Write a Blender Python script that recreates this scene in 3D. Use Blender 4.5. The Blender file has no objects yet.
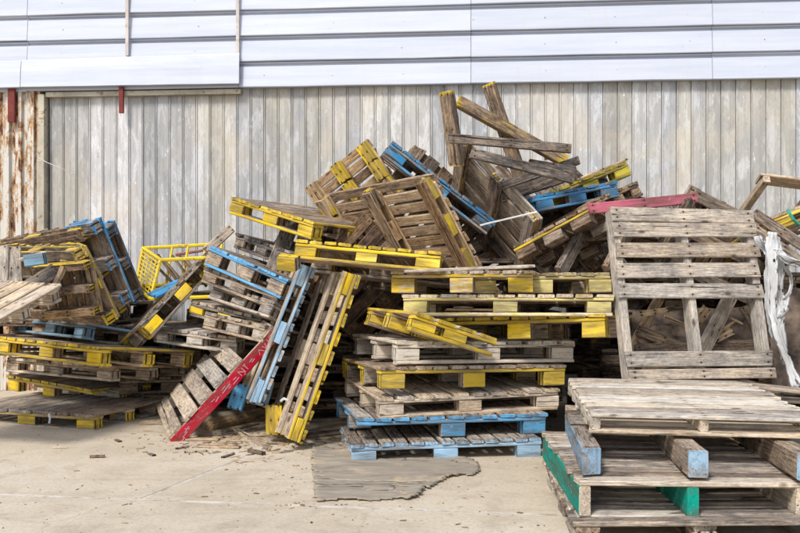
import bpy, bmesh, math, random
from mathutils import Vector, Matrix, Quaternion, noise as mnoise
random.seed(7)
SC = bpy.context.scene
C = bpy.context.scene.collection
# ------------------------------------------------------------------ camera
EYE = 1.15
FOC = 950.0                      # focal length in pixels of an 800 px wide frame
cam_d = bpy.data.cameras.new("camera")
cam_d.sensor_width = 36.0
cam_d.lens = 36.0 * FOC / 800.0
cam_d.clip_start = 0.05
cam_d.clip_end = 2000.0
cam = bpy.data.objects.new("camera", cam_d)
cam.location = (0, 0, EYE)
cam.rotation_euler = (math.radians(90), 0, 0)
C.objects.link(cam)
SC.camera = cam
# ------------------------------------------------------------------ sky, sun, exposure
SUN_EL, SUN_AZ = math.radians(48), math.radians(-152)     # azimuth measured from +Y (into the picture), clockwise
world = bpy.data.worlds.new("World")
SC.world = world
world.use_nodes = True
wn = world.node_tree.nodes
wl = world.node_tree.links
sky = wn.new("ShaderNodeTexSky")
sky.sky_type = 'NISHITA'
sky.sun_disc = False
sky.sun_elevation = SUN_EL
sky.sun_rotation = SUN_AZ
sky.air_density = 1.0
sky.dust_density = 2.0
sky.ozone_density = 1.0
wl.new(sky.outputs[0], wn["Background"].inputs[0])
wn["Background"].inputs[1].default_value = 0.135
sun_d = bpy.data.lights.new("sun", 'SUN')
sun_d.energy = 2.3
sun_d.angle = math.radians(11)
sun_d.color = (1.0, 0.985, 0.95)
sun = bpy.data.objects.new("sun", sun_d)
sd = Vector((math.sin(SUN_AZ) * math.cos(SUN_EL), math.cos(SUN_AZ) * math.cos(SUN_EL), math.sin(SUN_EL)))
sun.rotation_euler = sd.to_track_quat('Z', 'Y').to_euler()
sun.location = sd * 30
C.objects.link(sun)
SC.view_settings.view_transform = 'Standard'
SC.view_settings.look = 'None'
SC.view_settings.gamma = 1.0
SC.view_settings.exposure = 0.44
# ------------------------------------------------------------------ helpers
def at(x, y, Y):
    """point of the world at depth Y seen at (x, y) of the 800x533 photograph"""
    return Vector(((x - 400.0) / FOC * Y, Y, EYE - (y - 266.5) / FOC * Y))

def tag(o, label=None, cat=None, group=None, kind=None):
    if label: o['label'] = label
    if cat: o['category'] = cat
    if group: o['group'] = group
    if kind: o['kind'] = kind
    return o

def empty(name, loc=(0, 0, 0), quat=None, parent=None):
    o = bpy.data.objects.new(name, None)
    o.empty_display_size = 0.2
    o.rotation_mode = 'QUATERNION'
    o.location = loc
    if quat is not None: o.rotation_quaternion = quat
    o.parent = parent
    C.objects.link(o)
    return o

def link(name, me, parent=None, loc=(0, 0, 0), rot=None, color=None, warm=None):
    o = bpy.data.objects.new(name, me)
    o.parent = parent
    o.location = loc
    if rot is not None: o.rotation_euler = rot
    if color is not None: o.color = color
    if warm is not None:
        o['warm'] = float(warm)
        o['board_length'], o['board_width'] = _dim.get(me.name, (0.0, 0.0))
    C.objects.link(o)
    return o

def mesh_from(name, verts, faces, mat):
    me = bpy.data.meshes.new(name)
    me.from_pydata([tuple(v) for v in verts], [], faces)
    me.materials.append(mat)
    me.update()
    return me

# ------------------------------------------------------------------ materials
class NT:
    def __init__(self, name, rough=0.85, spec=0.25):
        self.m = bpy.data.materials.new(name)
        self.m.use_nodes = True
        self.t = self.m.node_tree
        self.b = self.t.nodes["Principled BSDF"]
        self.b.inputs["Roughness"].default_value = rough
        self.b.inputs["Specular IOR Level"].default_value = spec
    def n(self, typ, **kw):
        nd = self.t.nodes.new(typ)
        for k, v in kw.items(): setattr(nd, k, v)
        return nd
    def l(self, a, b): self.t.links.new(a, b)
    def val(self, sock, v):
        if hasattr(v, 'is_output') or isinstance(v, bpy.types.NodeSocket): self.l(v, sock)
        else: sock.default_value = v
    def math(self, op, a, b=0.0, c=0.0, clamp=False):
        nd = self.n("ShaderNodeMath", operation=op)
        nd.use_clamp = clamp
        self.val(nd.inputs[0], a); self.val(nd.inputs[1], b); self.val(nd.inputs[2], c)
        return nd.outputs[0]
    def mix(self, f, a, b, mode='MIX'):
        nd = self.n("ShaderNodeMix", data_type='RGBA', blend_type=mode)
        self.val(nd.inputs[0], f)
        self.val(nd.inputs[6], a if not isinstance(a, tuple) else (*a, 1.0) if len(a) == 3 else a)
        self.val(nd.inputs[7], b if not isinstance(b, tuple) else (*b, 1.0) if len(b) == 3 else b)
        return nd.outputs[2]
    def ramp(self, f, stops, interp='LINEAR'):
        nd = self.n("ShaderNodeValToRGB")
        nd.color_ramp.interpolation = interp
        el = nd.color_ramp.elements
        while len(el) < len(stops): el.new(0.5)
        for e, (p, c) in zip(el, stops):
            e.position = p
            e.color = (c, c, c, 1) if isinstance(c, (int, float)) else (*c, 1)
        self.l(f, nd.inputs[0])
        return nd.outputs[0]
    def coords(self, scale=(1, 1, 1), jitter=True, kind='Object'):
        tc = self.n("ShaderNodeTexCoord")
        v = tc.outputs[kind]
        if jitter:
            oi = self.n("ShaderNodeObjectInfo")
            sc = self.n("ShaderNodeVectorMath", operation='SCALE')
            cx = self.n("ShaderNodeCombineXYZ")
            self.l(oi.outputs["Random"], cx.inputs[0])
            self.l(self.math('FRACT', self.math('MULTIPLY', oi.outputs["Random"], 17.31)), cx.inputs[1])
            self.l(self.math('FRACT', self.math('MULTIPLY', oi.outputs["Random"], 57.77)), cx.inputs[2])
            self.l(cx.outputs[0], sc.inputs[0]); sc.inputs[3].default_value = 13.0
            ad = self.n("ShaderNodeVectorMath", operation='ADD')
            self.l(v, ad.inputs[0]); self.l(sc.outputs[0], ad.inputs[1])
            v = ad.outputs[0]
        mp = self.n("ShaderNodeMapping")
        mp.inputs["Scale"].default_value = scale
        self.l(v, mp.inputs[0])
        return mp.outputs[0]
    def noise(self, vec, scale=5.0, detail=4.0, rough=0.6, dist=0.0):
        nd = self.n("ShaderNodeTexNoise")
        nd.inputs["Scale"].default_value = scale
        nd.inputs["Detail"].default_value = detail
        nd.inputs["Roughness"].default_value = rough
        nd.inputs["Distortion"].default_value = dist
        self.l(vec, nd.inputs["Vector"])
        return nd.outputs["Fac"]
    def bump(self, h, strength=0.4, dist=0.01):
        nd = self.n("ShaderNodeBump")
        nd.inputs["Strength"].default_value = strength
        nd.inputs["Distance"].default_value = dist
        self.l(h, nd.inputs["Height"])
        self.l(nd.outputs[0], self.b.inputs["Normal"])
    def base(self, c): self.val(self.b.inputs["Base Color"], c if not isinstance(c, tuple) else (*c, 1))

def make_wood():
    w = NT("weathered_wood", 0.9, 0.15)
    oi = w.n("ShaderNodeObjectInfo")
    warm = w.n("ShaderNodeAttribute", attribute_type='OBJECT', attribute_name="warm").outputs["Fac"]
    pa = w.n("ShaderNodeAttribute", attribute_type='GEOMETRY', attribute_name="paint").outputs["Fac"]
    g1 = w.noise(w.coords((2.6, 36, 36)), 1.0, 7, 0.75, 1.4)         # long grain
    g2 = w.noise(w.coords((9, 190, 190)), 1.0, 4, 0.65, 0.5)          # fine fibre
    bl = w.noise(w.coords((6, 9, 9)), 1.0, 6, 0.72)                   # blotches
    sp_ = w.noise(w.coords((40, 70, 70)), 1.0, 3, 0.7)                # specks
    tone = oi.outputs["Alpha"]
    t = w.math('ADD', tone, w.math('MULTIPLY', w.math('SUBTRACT', g1, 0.5), 1.0))
    t = w.math('ADD', t, w.math('MULTIPLY', w.math('SUBTRACT', bl, 0.5), 1.0))
    t = w.math('ADD', t, w.math('MULTIPLY', w.math('SUBTRACT', sp_, 0.5), 0.5))
    t = w.math('ADD', t, w.math('MULTIPLY', w.math('SUBTRACT', g2, 0.5), 1.1), clamp=True)
    grey = w.ramp(t, [(0.0, (0.035, 0.030, 0.027)), (0.3, (0.15, 0.132, 0.115)), (0.6, (0.37, 0.325, 0.275)), (1.0, (0.74, 0.67, 0.565))])
    brown = w.ramp(t, [(0.0, (0.034, 0.020, 0.012)), (0.3, (0.17, 0.098, 0.050)), (0.6, (0.40, 0.26, 0.135)), (1.0, (0.76, 0.58, 0.36))])
    wm = w.math('ADD', warm, w.math('MULTIPLY', w.math('SUBTRACT', bl, 0.5), 1.1), clamp=True)
    wood = w.mix(wm, grey, brown)
    # knots
    vo = w.n("ShaderNodeTexVoronoi"); vo.inputs["Scale"].default_value = 1.0
    w.l(w.coords((5.5, 13, 13)), vo.inputs["Vector"])
    kn = w.ramp(vo.outputs["Distance"], [(0.0, 0.85), (0.10, 0.7), (0.17, 0.0)])
    wood = w.mix(kn, wood, (0.055, 0.034, 0.02))
    # splits along the grain
    sp = w.noise(w.coords((1.5, 50, 50)), 1.0, 4, 0.6, 0.6)
    crack = w.ramp(sp, [(0.0, 1.0), (0.345, 1.0), (0.37, 0.0), (1.0, 0.0)])
    wood = w.mix(w.math('MULTIPLY', crack, 0.85), wood, (0.022, 0.016, 0.012))
    # nail heads and the rust round them, at the ends and middle of each board
    tg = w.n("ShaderNodeTexCoord"); sx = w.n("ShaderNodeSeparateXYZ"); w.l(tg.outputs["Generated"], sx.inputs[0])
    Lm = w.n("ShaderNodeAttribute", attribute_type='OBJECT', attribute_name="board_length").outputs["Fac"]
    Wm = w.n("ShaderNodeAttribute", attribute_type='OBJECT', attribute_name="board_width").outputs["Fac"]
    dx = w.math('ABSOLUTE', w.math('SUBTRACT', w.math('ABSOLUTE', w.math('SUBTRACT', sx.outputs[0], 0.5)), 0.46))
    dx = w.math('MULTIPLY', w.math('MINIMUM', dx, w.math('ABSOLUTE', w.math('SUBTRACT', sx.outputs[0], 0.5))), Lm)
    dy = w.math('MULTIPLY', w.math('ABSOLUTE', w.math('SUBTRACT', w.math('ABSOLUTE', w.math('SUBTRACT', sx.outputs[1], 0.5)), 0.25)), Wm)
    dd = w.math('SQRT', w.math('ADD', w.math('MULTIPLY', dx, dx), w.math('MULTIPLY', dy, dy)))
    ds = w.math('SQRT', w.math('ADD', w.math('MULTIPLY', w.math('MULTIPLY', dx, dx), 0.10), w.math('MULTIPLY', dy, dy)))
    far = w.math('GREATER_THAN', Wm, 0.02)
    nail = w.math('MULTIPLY', w.ramp(dd, [(0.0, 1.0), (0.0045, 1.0), (0.006, 0.0)]), far)
    stain = w.math('MULTIPLY', w.ramp(ds, [(0.0, 0.7), (0.011, 0.0)]), far)
    # worn paint
    pn = w.noise(w.coords((5, 62, 62)), 1.0, 6, 0.72, 0.8)
    pn2 = w.noise(w.coords((5, 6, 6)), 1.0, 3, 0.6)
    cover = w.math('ADD', w.math('MULTIPLY', pa, 1.06), w.math('MULTIPLY', w.math('SUBTRACT', w.math('ADD', w.math('MULTIPLY', pn, 0.6), w.math('MULTIPLY', pn2, 0.5)), 0.55), 1.5))
    mask = w.ramp(cover, [(0.0, 0.0), (0.60, 0.0), (0.76, 1.0), (1.0, 1.0)])
    pv = w.noise(w.coords((3, 9, 9)), 1.0, 5, 0.7)
    hsv = w.n("ShaderNodeHueSaturation")
    w.l(oi.outputs["Color"], hsv.inputs["Color"])
    w.l(w.math('ADD', 0.62, w.math('MULTIPLY', pv, 0.8)), hsv.inputs["Value"])
    w.l(w.math('ADD', 0.90, w.math('MULTIPLY', pn2, 0.2)), hsv.inputs["Saturation"])
    dirt = w.ramp(w.noise(w.coords((2, 14, 14)), 1.0, 5, 0.7), [(0.0, 1.0), (0.42, 0.85), (0.55, 0.0), (1.0, 0.0)])
    paint = w.mix(w.math('MULTIPLY', dirt, 0.7), hsv.outputs[0], (0.10, 0.08, 0.055))
    sc = w.noise(w.coords((28, 60, 60)), 1.0, 4, 0.7, 0.8)
    paint = w.mix(w.ramp(sc, [(0.60, 0.0), (0.66, 0.55)]), paint, (0.42, 0.37, 0.29))
    fin = w.mix(stain, w.mix(mask, wood, paint), (0.10, 0.06, 0.035))
    w.base(w.mix(nail, fin, (0.035, 0.022, 0.016)))
    h = w.math('ADD', w.math('MULTIPLY', g1, 0.7), w.math('MULTIPLY', g2, 0.4))
    h = w.math('SUBTRACT', h, w.math('MULTIPLY', crack, 0.6))
    w.bump(h, 0.7, 0.006)
    return w.m
WOOD = make_wood()

def make_concrete():
    w = NT("concrete", 0.92, 0.2)
    co = w.coords((1, 1, 1), jitter=False)
    tc = w.n("ShaderNodeTexCoord")
    geo = w.n("ShaderNodeNewGeometry")
    P = geo.outputs["Position"]
    big = w.noise(P, 0.7, 5, 0.6)
    mid = w.noise(P, 3.5, 6, 0.68, 0.4)
    fine = w.noise(P, 60, 4, 0.7)
    c = w.ramp(big, [(0.25, (0.45, 0.372, 0.265)), (0.5, (0.58, 0.492, 0.365)), (0.75, (0.66, 0.575, 0.445))])
    c = w.mix(w.ramp(mid, [(0.3, 0.7), (0.5, 0.0)]), c, (0.40, 0.32, 0.235))
    c = w.mix(w.ramp(mid, [(0.58, 0.0), (0.72, 0.5)]), c, (0.60, 0.55, 0.47))
    c = w.mix(w.math('MULTIPLY', w.ramp(fine, [(0.35, 1.0), (0.55, 0.0)]), 0.35), c, (0.30, 0.24, 0.18))
    mp = w.n('ShaderNodeMapping'); mp.inputs['Rotation'].default_value = (0, 0, 0.5); mp.inputs['Scale'].default_value = (0.35, 2.6, 1.0); w.l(P, mp.inputs[0])
    band = w.noise(mp.outputs[0], 1.0, 6, 0.7, 0.8)
    c = w.mix(w.ramp(band, [(0.56, 0.0), (0.70, 0.45)]), c, (0.33, 0.27, 0.20))
    sp = w.noise(P, 26, 2, 0.5)
    c = w.mix(w.math('MULTIPLY', w.ramp(sp, [(0.25, 1.0), (0.29, 0.0)]), 0.6), c, (0.16, 0.115, 0.08))
    # hairline crack
    vo = w.n("ShaderNodeTexVoronoi", feature='DISTANCE_TO_EDGE')
    vo.inputs["Scale"].default_value = 0.55
    wr = w.n("ShaderNodeVectorMath", operation='ADD')
    nz = w.n("ShaderNodeTexNoise"); nz.inputs["Scale"].default_value = 3.0
    w.l(P, nz.inputs["Vector"]); w.l(P, wr.inputs[0])
    sc = w.n("ShaderNodeVectorMath", operation='SCALE'); sc.inputs[3].default_value = 0.35
    w.l(nz.outputs["Color"], sc.inputs[0]); w.l(sc.outputs[0], wr.inputs[1])
    w.l(wr.outputs[0], vo.inputs["Vector"])
    cr = w.ramp(vo.outputs["Distance"], [(0.0, 1.0), (0.006, 0.0)])
    c = w.mix(w.math('MULTIPLY', cr, 0.35), c, (0.33, 0.27, 0.20))
    w.base(c)
    w.bump(w.math('ADD', w.math('MULTIPLY', mid, 0.5), w.math('MULTIPLY', fine, 0.5)), 0.35, 0.01)
    return w.m
CONCRETE = make_concrete()

def make_joint():
    w = NT("joint_filler", 0.9, 0.2)
    P = w.n("ShaderNodeNewGeometry").outputs["Position"]
    n = w.noise(P, 9, 4, 0.7)
    w.base(w.ramp(n, [(0.35, (0.36, 0.30, 0.23)), (0.6, (0.62, 0.57, 0.49))]))
    return w.m
JOINT = make_joint()

def make_panel():
    w = NT("grey_sheet_metal", 0.65, 0.25)
    oi = w.n("ShaderNodeObjectInfo")
    st = w.noise(w.coords((12, 12, 0.6)), 1.0, 6, 0.65, 0.3)                     # streaks down the sheet
    P = w.n("ShaderNodeNewGeometry").outputs["Position"]
    big = w.noise(P, 1.1, 6, 0.7, 0.5)
    fine = w.noise(w.coords((70, 70, 22)), 1.0, 5, 0.75)
    pat = w.noise(w.coords((9, 9, 2.2)), 1.0, 7, 0.75, 0.4)
    c = w.mix(w.ramp(st, [(0.30, 0.0), (0.70, 1.0)]), (0.375, 0.365, 0.345), (0.50, 0.488, 0.455))
    c = w.mix(w.ramp(pat, [(0.50, 0.0), (0.555, 0.85)]), c, (0.60, 0.592, 0.575))       # chalky patches
    c = w.mix(w.ramp(pat, [(0.38, 0.75), (0.44, 0.0)]), c, (0.36, 0.36, 0.37))      # bared grey metal
    c = w.mix(w.ramp(big, [(0.49, 0.0), (0.60, 0.6)]), c, (0.54, 0.485, 0.395))        # dusty beige stain
    c = w.mix(w.math('MULTIPLY', w.ramp(fine, [(0.48, 0.0), (0.70, 1.0)]), 0.4), c, (0.33, 0.28, 0.21))
    c = w.mix(1.0, c, oi.outputs["Color"], 'MULTIPLY')
    ru = w.noise(w.coords((14, 14, 7)), 1.0, 6, 0.75)
    c = w.mix(w.ramp(ru, [(0.68, 0.0), (0.72, 0.9)]), c, (0.20, 0.115, 0.055))
    pl = w.noise(w.coords((26, 26, 9)), 1.0, 6, 0.75)
    c = w.mix(w.ramp(pl, [(0.63, 0.0), (0.66, 0.8)]), c, (0.74, 0.735, 0.72))
    w.base(c)
    w.bump(w.math('ADD', w.math('MULTIPLY', pat, 0.7), w.math('MULTIPLY', fine, 0.3)), 0.2, 0.004)
    return w.m
PANEL = make_panel()

def make_rusty():
    w = NT("rusty_white_sheet", 0.75, 0.25)
    co = w.coords((7, 7, 2.6))
    a = w.noise(w.coords((16, 16, 7)), 1.0, 7, 0.75, 0.6)
    b = w.noise(w.coords((11, 11, 0.7)), 1.0, 5, 0.65, 0.3)
    c = w.mix(b, (0.50, 0.47, 0.41), (0.72, 0.70, 0.64))
    m = w.math('ADD', w.math('MULTIPLY', a, 0.65), w.math('MULTIPLY', b, 0.53))
    c = w.mix(w.ramp(m, [(0.56, 0.0), (0.62, 0.9)]), c, (0.40, 0.21, 0.07))
    c = w.mix(w.ramp(m, [(0.635, 0.0), (0.67, 1.0)]), c, (0.11, 0.045, 0.028))
    w.base(c)
    w.bump(a, 0.4, 0.008)
    return w.m
RUSTY = make_rusty()

def make_white():
    w = NT("white_cladding_paint", 0.5, 0.35)
    oi = w.n("ShaderNodeObjectInfo")
    a = w.noise(w.coords((0.8, 6, 14)), 1.0, 5, 0.65)
    b = w.noise(w.coords((22, 22, 22)), 1.0, 4, 0.7)
    d = w.noise(w.coords((30, 30, 2.0)), 1.0, 4, 0.6)
    c = w.mix(w.ramp(a, [(0.35, 0.0), (0.65, 1.0)]), (0.495, 0.525, 0.60), (0.585, 0.61, 0.66))
    c = w.mix(w.math('MULTIPLY', w.ramp(d, [(0.55, 0.0), (0.75, 1.0)]), 0.38), c, (0.55, 0.53, 0.49))
    c = w.mix(w.ramp(b, [(0.70, 0.0), (0.75, 0.6)]), c, (0.36, 0.30, 0.24))
    w.base(w.mix(1.0, c, oi.outputs["Color"], 'MULTIPLY'))
    w.bump(a, 0.12, 0.01)
    return w.m
WHITE = make_white()

def simple(name, col, rough=0.7, var=0.25, scale=8, spec=0.3, rust=None, metal=0.0):
    w = NT(name, rough, spec)
    a = w.noise(w.coords((scale, scale, scale)), 1.0, 5, 0.65)
    lo = tuple(x * (1 - var) for x in col); hi = tuple(min(1, x * (1 + var)) for x in col)
    c = w.mix(w.ramp(a, [(0.33, 0.0), (0.67, 1.0)]), lo, hi)
    if rust:
        r = w.noise(w.coords((scale * 2, scale * 2, scale * 2)), 1.0, 5, 0.7)
        c = w.mix(w.ramp(r, [(0.55, 0.0), (0.66, 0.9)]), c, rust)
    w.base(c)
    w.b.inputs["Metallic"].default_value = metal
    w.bump(a, 0.3, 0.004)
    return w.m
REDSTEEL = simple("red_oxide_steel", (0.17, 0.034, 0.025), 0.7, 0.3, 20)
CREAM = simple("cream_painted_trim", (0.47, 0.42, 0.32), 0.7, 0.3, 6, rust=(0.20, 0.11, 0.05))
RUSTROD = simple("weathered_strip", (0.58, 0.53, 0.48), 0.7, 0.2, 6, rust=(0.34, 0.22, 0.15))
YSTEEL = simple("yellow_painted_steel", (0.72, 0.52, 0.03), 0.5, 0.2, 10, rust=(0.25, 0.14, 0.03))
LIGHTBLOCK = simple("dark_light_block", (0.12, 0.11, 0.10), 0.9, 0.2, 3)
BLUETARP = simple("blue_sheet", (0.05, 0.14, 0.33), 0.6, 0.4, 6)
GREENROPE = simple("green_rope", (0.05, 0.30, 0.20), 0.6, 0.2, 40)
FOAM = simple("yellow_foam", (0.62, 0.45, 0.20), 0.95, 0.25, 12)

def make_plastic():
    w = NT("white_plastic_film", 0.35, 0.5)
    a = w.noise(w.coords((9, 9, 9), jitter=False), 1.0, 5, 0.65)
    w.base(w.ramp(a, [(0.3, (0.70, 0.70, 0.68)), (0.6, (0.86, 0.86, 0.86))]))
    cr = w.noise(w.coords((45, 45, 14), jitter=False), 1.0, 4, 0.6, 1.0)
    w.bump(cr, 0.8, 0.008)
    tr = w.n("ShaderNodeBsdfTranslucent"); tr.inputs[0].default_value = (0.85, 0.85, 0.85, 1)
    mx = w.n("ShaderNodeMixShader"); mx.inputs[0].default_value = 0.2
    out = w.t.nodes["Material Output"]
    w.l(w.b.outputs[0], mx.inputs[1]); w.l(tr.outputs[0], mx.inputs[2]); w.l(mx.outputs[0], out.inputs[0])
    return w.m
PLASTIC = make_plastic()

def make_ply():
    w = NT("rotten_plywood", 0.95, 0.1)
    geo = w.n("ShaderNodeNewGeometry")
    a = w.noise(w.coords((2, 9, 9), jitter=False), 1.0, 6, 0.7, 1.0)
    b = w.noise(w.coords((5, 5, 5), jitter=False), 1.0, 5, 0.65)
    c = w.ramp(a, [(0.25, (0.17, 0.145, 0.115)), (0.5, (0.32, 0.272, 0.21)), (0.75, (0.46, 0.39, 0.295))])
    c = w.mix(w.ramp(b, [(0.55, 0.0), (0.64, 0.85)]), c, (0.47, 0.365, 0.245))
    w.base(c)
    w.bump(a, 0.6, 0.01)
    return w.m
PLY = make_ply()
DARKPLY = simple("dark_brown_board", (0.13, 0.095, 0.07), 0.95, 0.75, 9)

# ------------------------------------------------------------------ boards and blocks
_bc = {}
_dim = {}
def board(L, W, T, ends=0.0, sneg=0.0, spos=0.0, top=0.0, bot=0.0, var=0, chip=1.0, eneg=None, epos=None, core=0.0):
    """one timber lying along local X, centred in X and Y, from z=0 to z=T; the numbers are the paint cover of its faces"""
    eneg = ends if eneg is None else eneg
    epos = ends if epos is None else epos
    key = (round(L, 3), round(W, 3), round(T, 3), eneg, epos, sneg, spos, top, bot, var, chip, core)
    if key in _bc: return _bc[key]
    rnd = random.Random(hash((round(L * 100), round(W * 1000), round(T * 1000), var)) & 0xffff)
    c = min(0.005, T * 0.22, W * 0.2)
    prof = [(-W/2 + c, 0), (W/2 - c, 0), (W/2, c), (W/2, T - c), (W/2 - c, T), (-W/2 + c, T), (-W/2, T - c), (-W/2, c)]
    pf = [bot, max(bot, spos) * .8, spos, max(top, spos), top, max(top, sneg), sneg, max(bot, sneg) * .8]
    e = min(0.07, L * 0.3)
    xs = [-L/2, -L/2 + e, L/2 - e, L/2] if L > 0.3 else [-L/2, 0, L/2]
    bow, twist = rnd.uniform(-.004, .004) * min(1, L) * chip, rnd.uniform(-.012, .012) * chip
    side = rnd.uniform(-.004, .004) * min(1, L) * chip
    broken = rnd.uniform(.015, .05) if (var == 3 and L > .3) else 0
    vs = []
    for i, x in enumerate(xs):
        f = x / (L / 2)
        dz = bow * (1 - f * f) * 2; dy = side * (1 - f * f) * 2; tw = twist * f
        skew = rnd.uniform(-.12, .12) * min(W, .1) * chip
        wob = rnd.uniform(.965, 1.0) if abs(f) == 1 else 1.0
        for (y, z) in prof:
            xx = x
            if f == 1 and broken and y > 0: xx -= broken * (y / (W/2))
            if abs(f) == 1: xx += skew * y / max(W, .01) + rnd.uniform(-.0035, .0015) * chip * (1 if f > 0 else -1)
            yy = y * wob + rnd.uniform(-.0012, .0012) * chip
            zz = z + rnd.uniform(-.001, .001) * chip
            vs.append((xx, yy + dy, zz + dz + yy * tw))
    fs, pv = [], []
    n = len(xs)
    for i in range(n - 1):
        ea = {0: eneg, n - 1: epos}
        for k in range(8):
            k2 = (k + 1) % 8
            fs.append((i*8 + k, i*8 + k2, (i+1)*8 + k2, (i+1)*8 + k))
            base = max(pf[k], core)
            va = max(base, ea.get(i, 0) * .62); vb = max(base, ea.get(i + 1, 0) * .62)
            pv += [va, va, vb, vb]
    fs.append(tuple(range(7, -1, -1))); pv += [max(eneg, core)] * 8
    fs.append(tuple((n-1)*8 + k for k in range(8))); pv += [max(epos, core)] * 8
    me = bpy.data.meshes.new("timber")
    me.from_pydata(vs, [], fs)
    me.materials.append(WOOD)
    at_ = me.attributes.new("paint", 'FLOAT', 'CORNER')
    at_.data.foreach_set("value", pv)
    # outward normals
    bm = bmesh.new(); bm.from_mesh(me); bmesh.ops.recalc_face_normals(bm, faces=bm.faces[:]); bm.to_mesh(me); bm.free()
    me.update()
    _dim[me.name] = (L, W)
    _bc[key] = me
    return me

YEL = (0.72, 0.485, 0.028); OLIVE = (0.50, 0.40, 0.03); PALEY = (0.70, 0.58, 0.20)
BLUE = (0.045, 0.33, 0.64); SKYB = (0.12, 0.40, 0.68); PALEB = (0.32, 0.50, 0.66); GREYB = (0.20, 0.35, 0.47)
RED = (0.56, 0.012, 0.04); PINK = (0.50, 0.13, 0.17); TEAL = (0.0, 0.29, 0.21); NONE = (0.4, 0.35, 0.3)
HALF = math.pi / 2
GROUP = "old wooden pallets dumped against the wall"

def pallet(key, label, paint=NONE, pv=0.0, tone=0.5, warm=0.35, n=9, gap=0.014, kind='block', bottom=True,
           deck=1.0, miss=0, slats=None, missblocks=(), bs=0.145, ends=None, side=None, bcol=None, dcol=None, bottoms=3,
           jit=0.17, st=0.02, topside=0.0, pose=None, stout=0.0, edge=None, strend=None, lastslat=None, drop=(), nostr=(), tw=None, blockpaint=None, blockcore=0.0):
    ps = pose or POSE[key]
    LX, LY, h = ps['s']
    rnd = random.Random(key)
    root = empty("wooden_pallet", ps['p'], Quaternion(ps['q']))
    tag(root, label, "pallet", GROUP)
    ends = pv if ends is None else ends
    def col(c, t=0.0):
        k, m = rnd.uniform(.75, 1.15), rnd.uniform(0, .15)
        g = sum(c or paint) / 3 * .7
        return (*[min(1, (v * (1 - m) + g * m) * k) for v in (c or paint)], max(0.02, min(1.0, tone + t + rnd.uniform(-jit, jit))))
    wm = lambda: max(0, min(1, warm + rnd.uniform(-.25, .25)))
    dt = st
    edge = pv * .8 if edge is None else edge
    # deck boards run along local Y
    if slats is None:
        w = (LX - gap * (n - 1)) / n
        slats = [(-LX/2 + w/2 + i * (w + gap), w) for i in range(n)]
    else:
        slats = [((a - .5) * LX, b * LX) for a, b in slats]
    kill = set(drop)
    while len(kill) < miss: kill.add(rnd.randrange(1, len(slats) - 1))
    for i, (x, w) in enumerate(slats):
        if i in kill: continue
        first, last = i == 0, i == len(slats) - 1
        me = board(LY * deck + 0.0, w, dt, ends=ends, sneg=(edge if lastslat is None else lastslat) if last else 0, spos=edge if first else 0, top=topside if not (last and lastslat) else lastslat * .5, var=rnd.randrange(4))
        o = link("deck_board", me, root, (x + rnd.uniform(-.004, .004), rnd.uniform(-.009, .009), h - dt + rnd.uniform(-.001, .002)),
                 (rnd.uniform(-.008, .008), 0, HALF + rnd.uniform(-.012, .012)), col(dcol), wm())
    zb = 0.0
    rows = (-1, 0, 1)
    if kind == 'block':
        sb = min(0.1, LY * .14)
        for r in rows:
            y = r * (LY/2 - sb/2 - .004)
            sn = side if side is not None else pv
            if r not in nostr:
                me = board(LX - .004, sb, st, ends=pv, sneg=sn if r < 0 else 0, spos=sn if r > 0 else 0, var=rnd.randrange(4))
                link("stringer_board", me, root, (rnd.uniform(-.003, .003), y, h - dt - st - .001), (0, 0, 0), col(None), wm())
            hasb = bottom and (r + 2) not in (missblocks if False else ())
            if bottom is True or (isinstance(bottom, tuple) and r in bottom):
                me = board(LX - .01, sb, st, ends=pv, sneg=sn * .9 if r < 0 else 0, spos=sn * .9 if r > 0 else 0, var=rnd.randrange(4))
                link("bottom_board", me, root, (rnd.uniform(-.004, .004), y, 0), (0, 0, rnd.uniform(-.006, .006)), col(None), wm())
            bz = st + .001 if (bottom is True or (isinstance(bottom, tuple) and r in bottom)) else 0
            for cidx in rows:
                if (cidx, r) in missblocks: continue
                hb = h - dt - st - bz - .003
                bp = pv if blockpaint is None else blockpaint
                me = board(bs, sb - .004, hb, ends=bp * (.95 if cidx else .55), sneg=bp if r < 0 else bp * .4, spos=bp if r > 0 else bp * .4, var=rnd.randrange(5), chip=.8, core=blockcore if rnd.random() < .75 else 0.0)
                bx = cidx * (LX/2 - bs/2 - .006)
                link("block", me, root, (bx + rnd.uniform(-.008, .008), y + rnd.uniform(-.003, .003), bz), (0, 0, rnd.uniform(-.05, .05)), col(bcol), wm())
    else:
        tw = tw or 0.04
        bz = st if bottom else 0
        for r in rows:
            if r in nostr: continue
            y = r * (LY/2 - tw/2 - .002)
            pn = side if side is not None else pv
            me = board(LX - .006, tw, h - dt - bz - .002, ends=pv if strend is None else strend[r + 1], sneg=pn if r < 0 or (strend and r == 0) else 0, spos=pn if r > 0 else 0, var=rnd.randrange(4))
            link("stringer", me, root, (rnd.uniform(-.006, .006) + stout, y, bz + .001), None, col(None), wm())
        if bottom:
            for i in range(bottoms):
                x = (i / (bottoms - 1) - .5) * (LX - .11)
                me = board(LY, .1, st, ends=ends, var=rnd.randrange(4))
                link("bottom_board", me, root, (x, rnd.uniform(-.006, .006), 0), (0, 0, HALF + rnd.uniform(-.012, .012)), col(None), wm())
    return root

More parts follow.
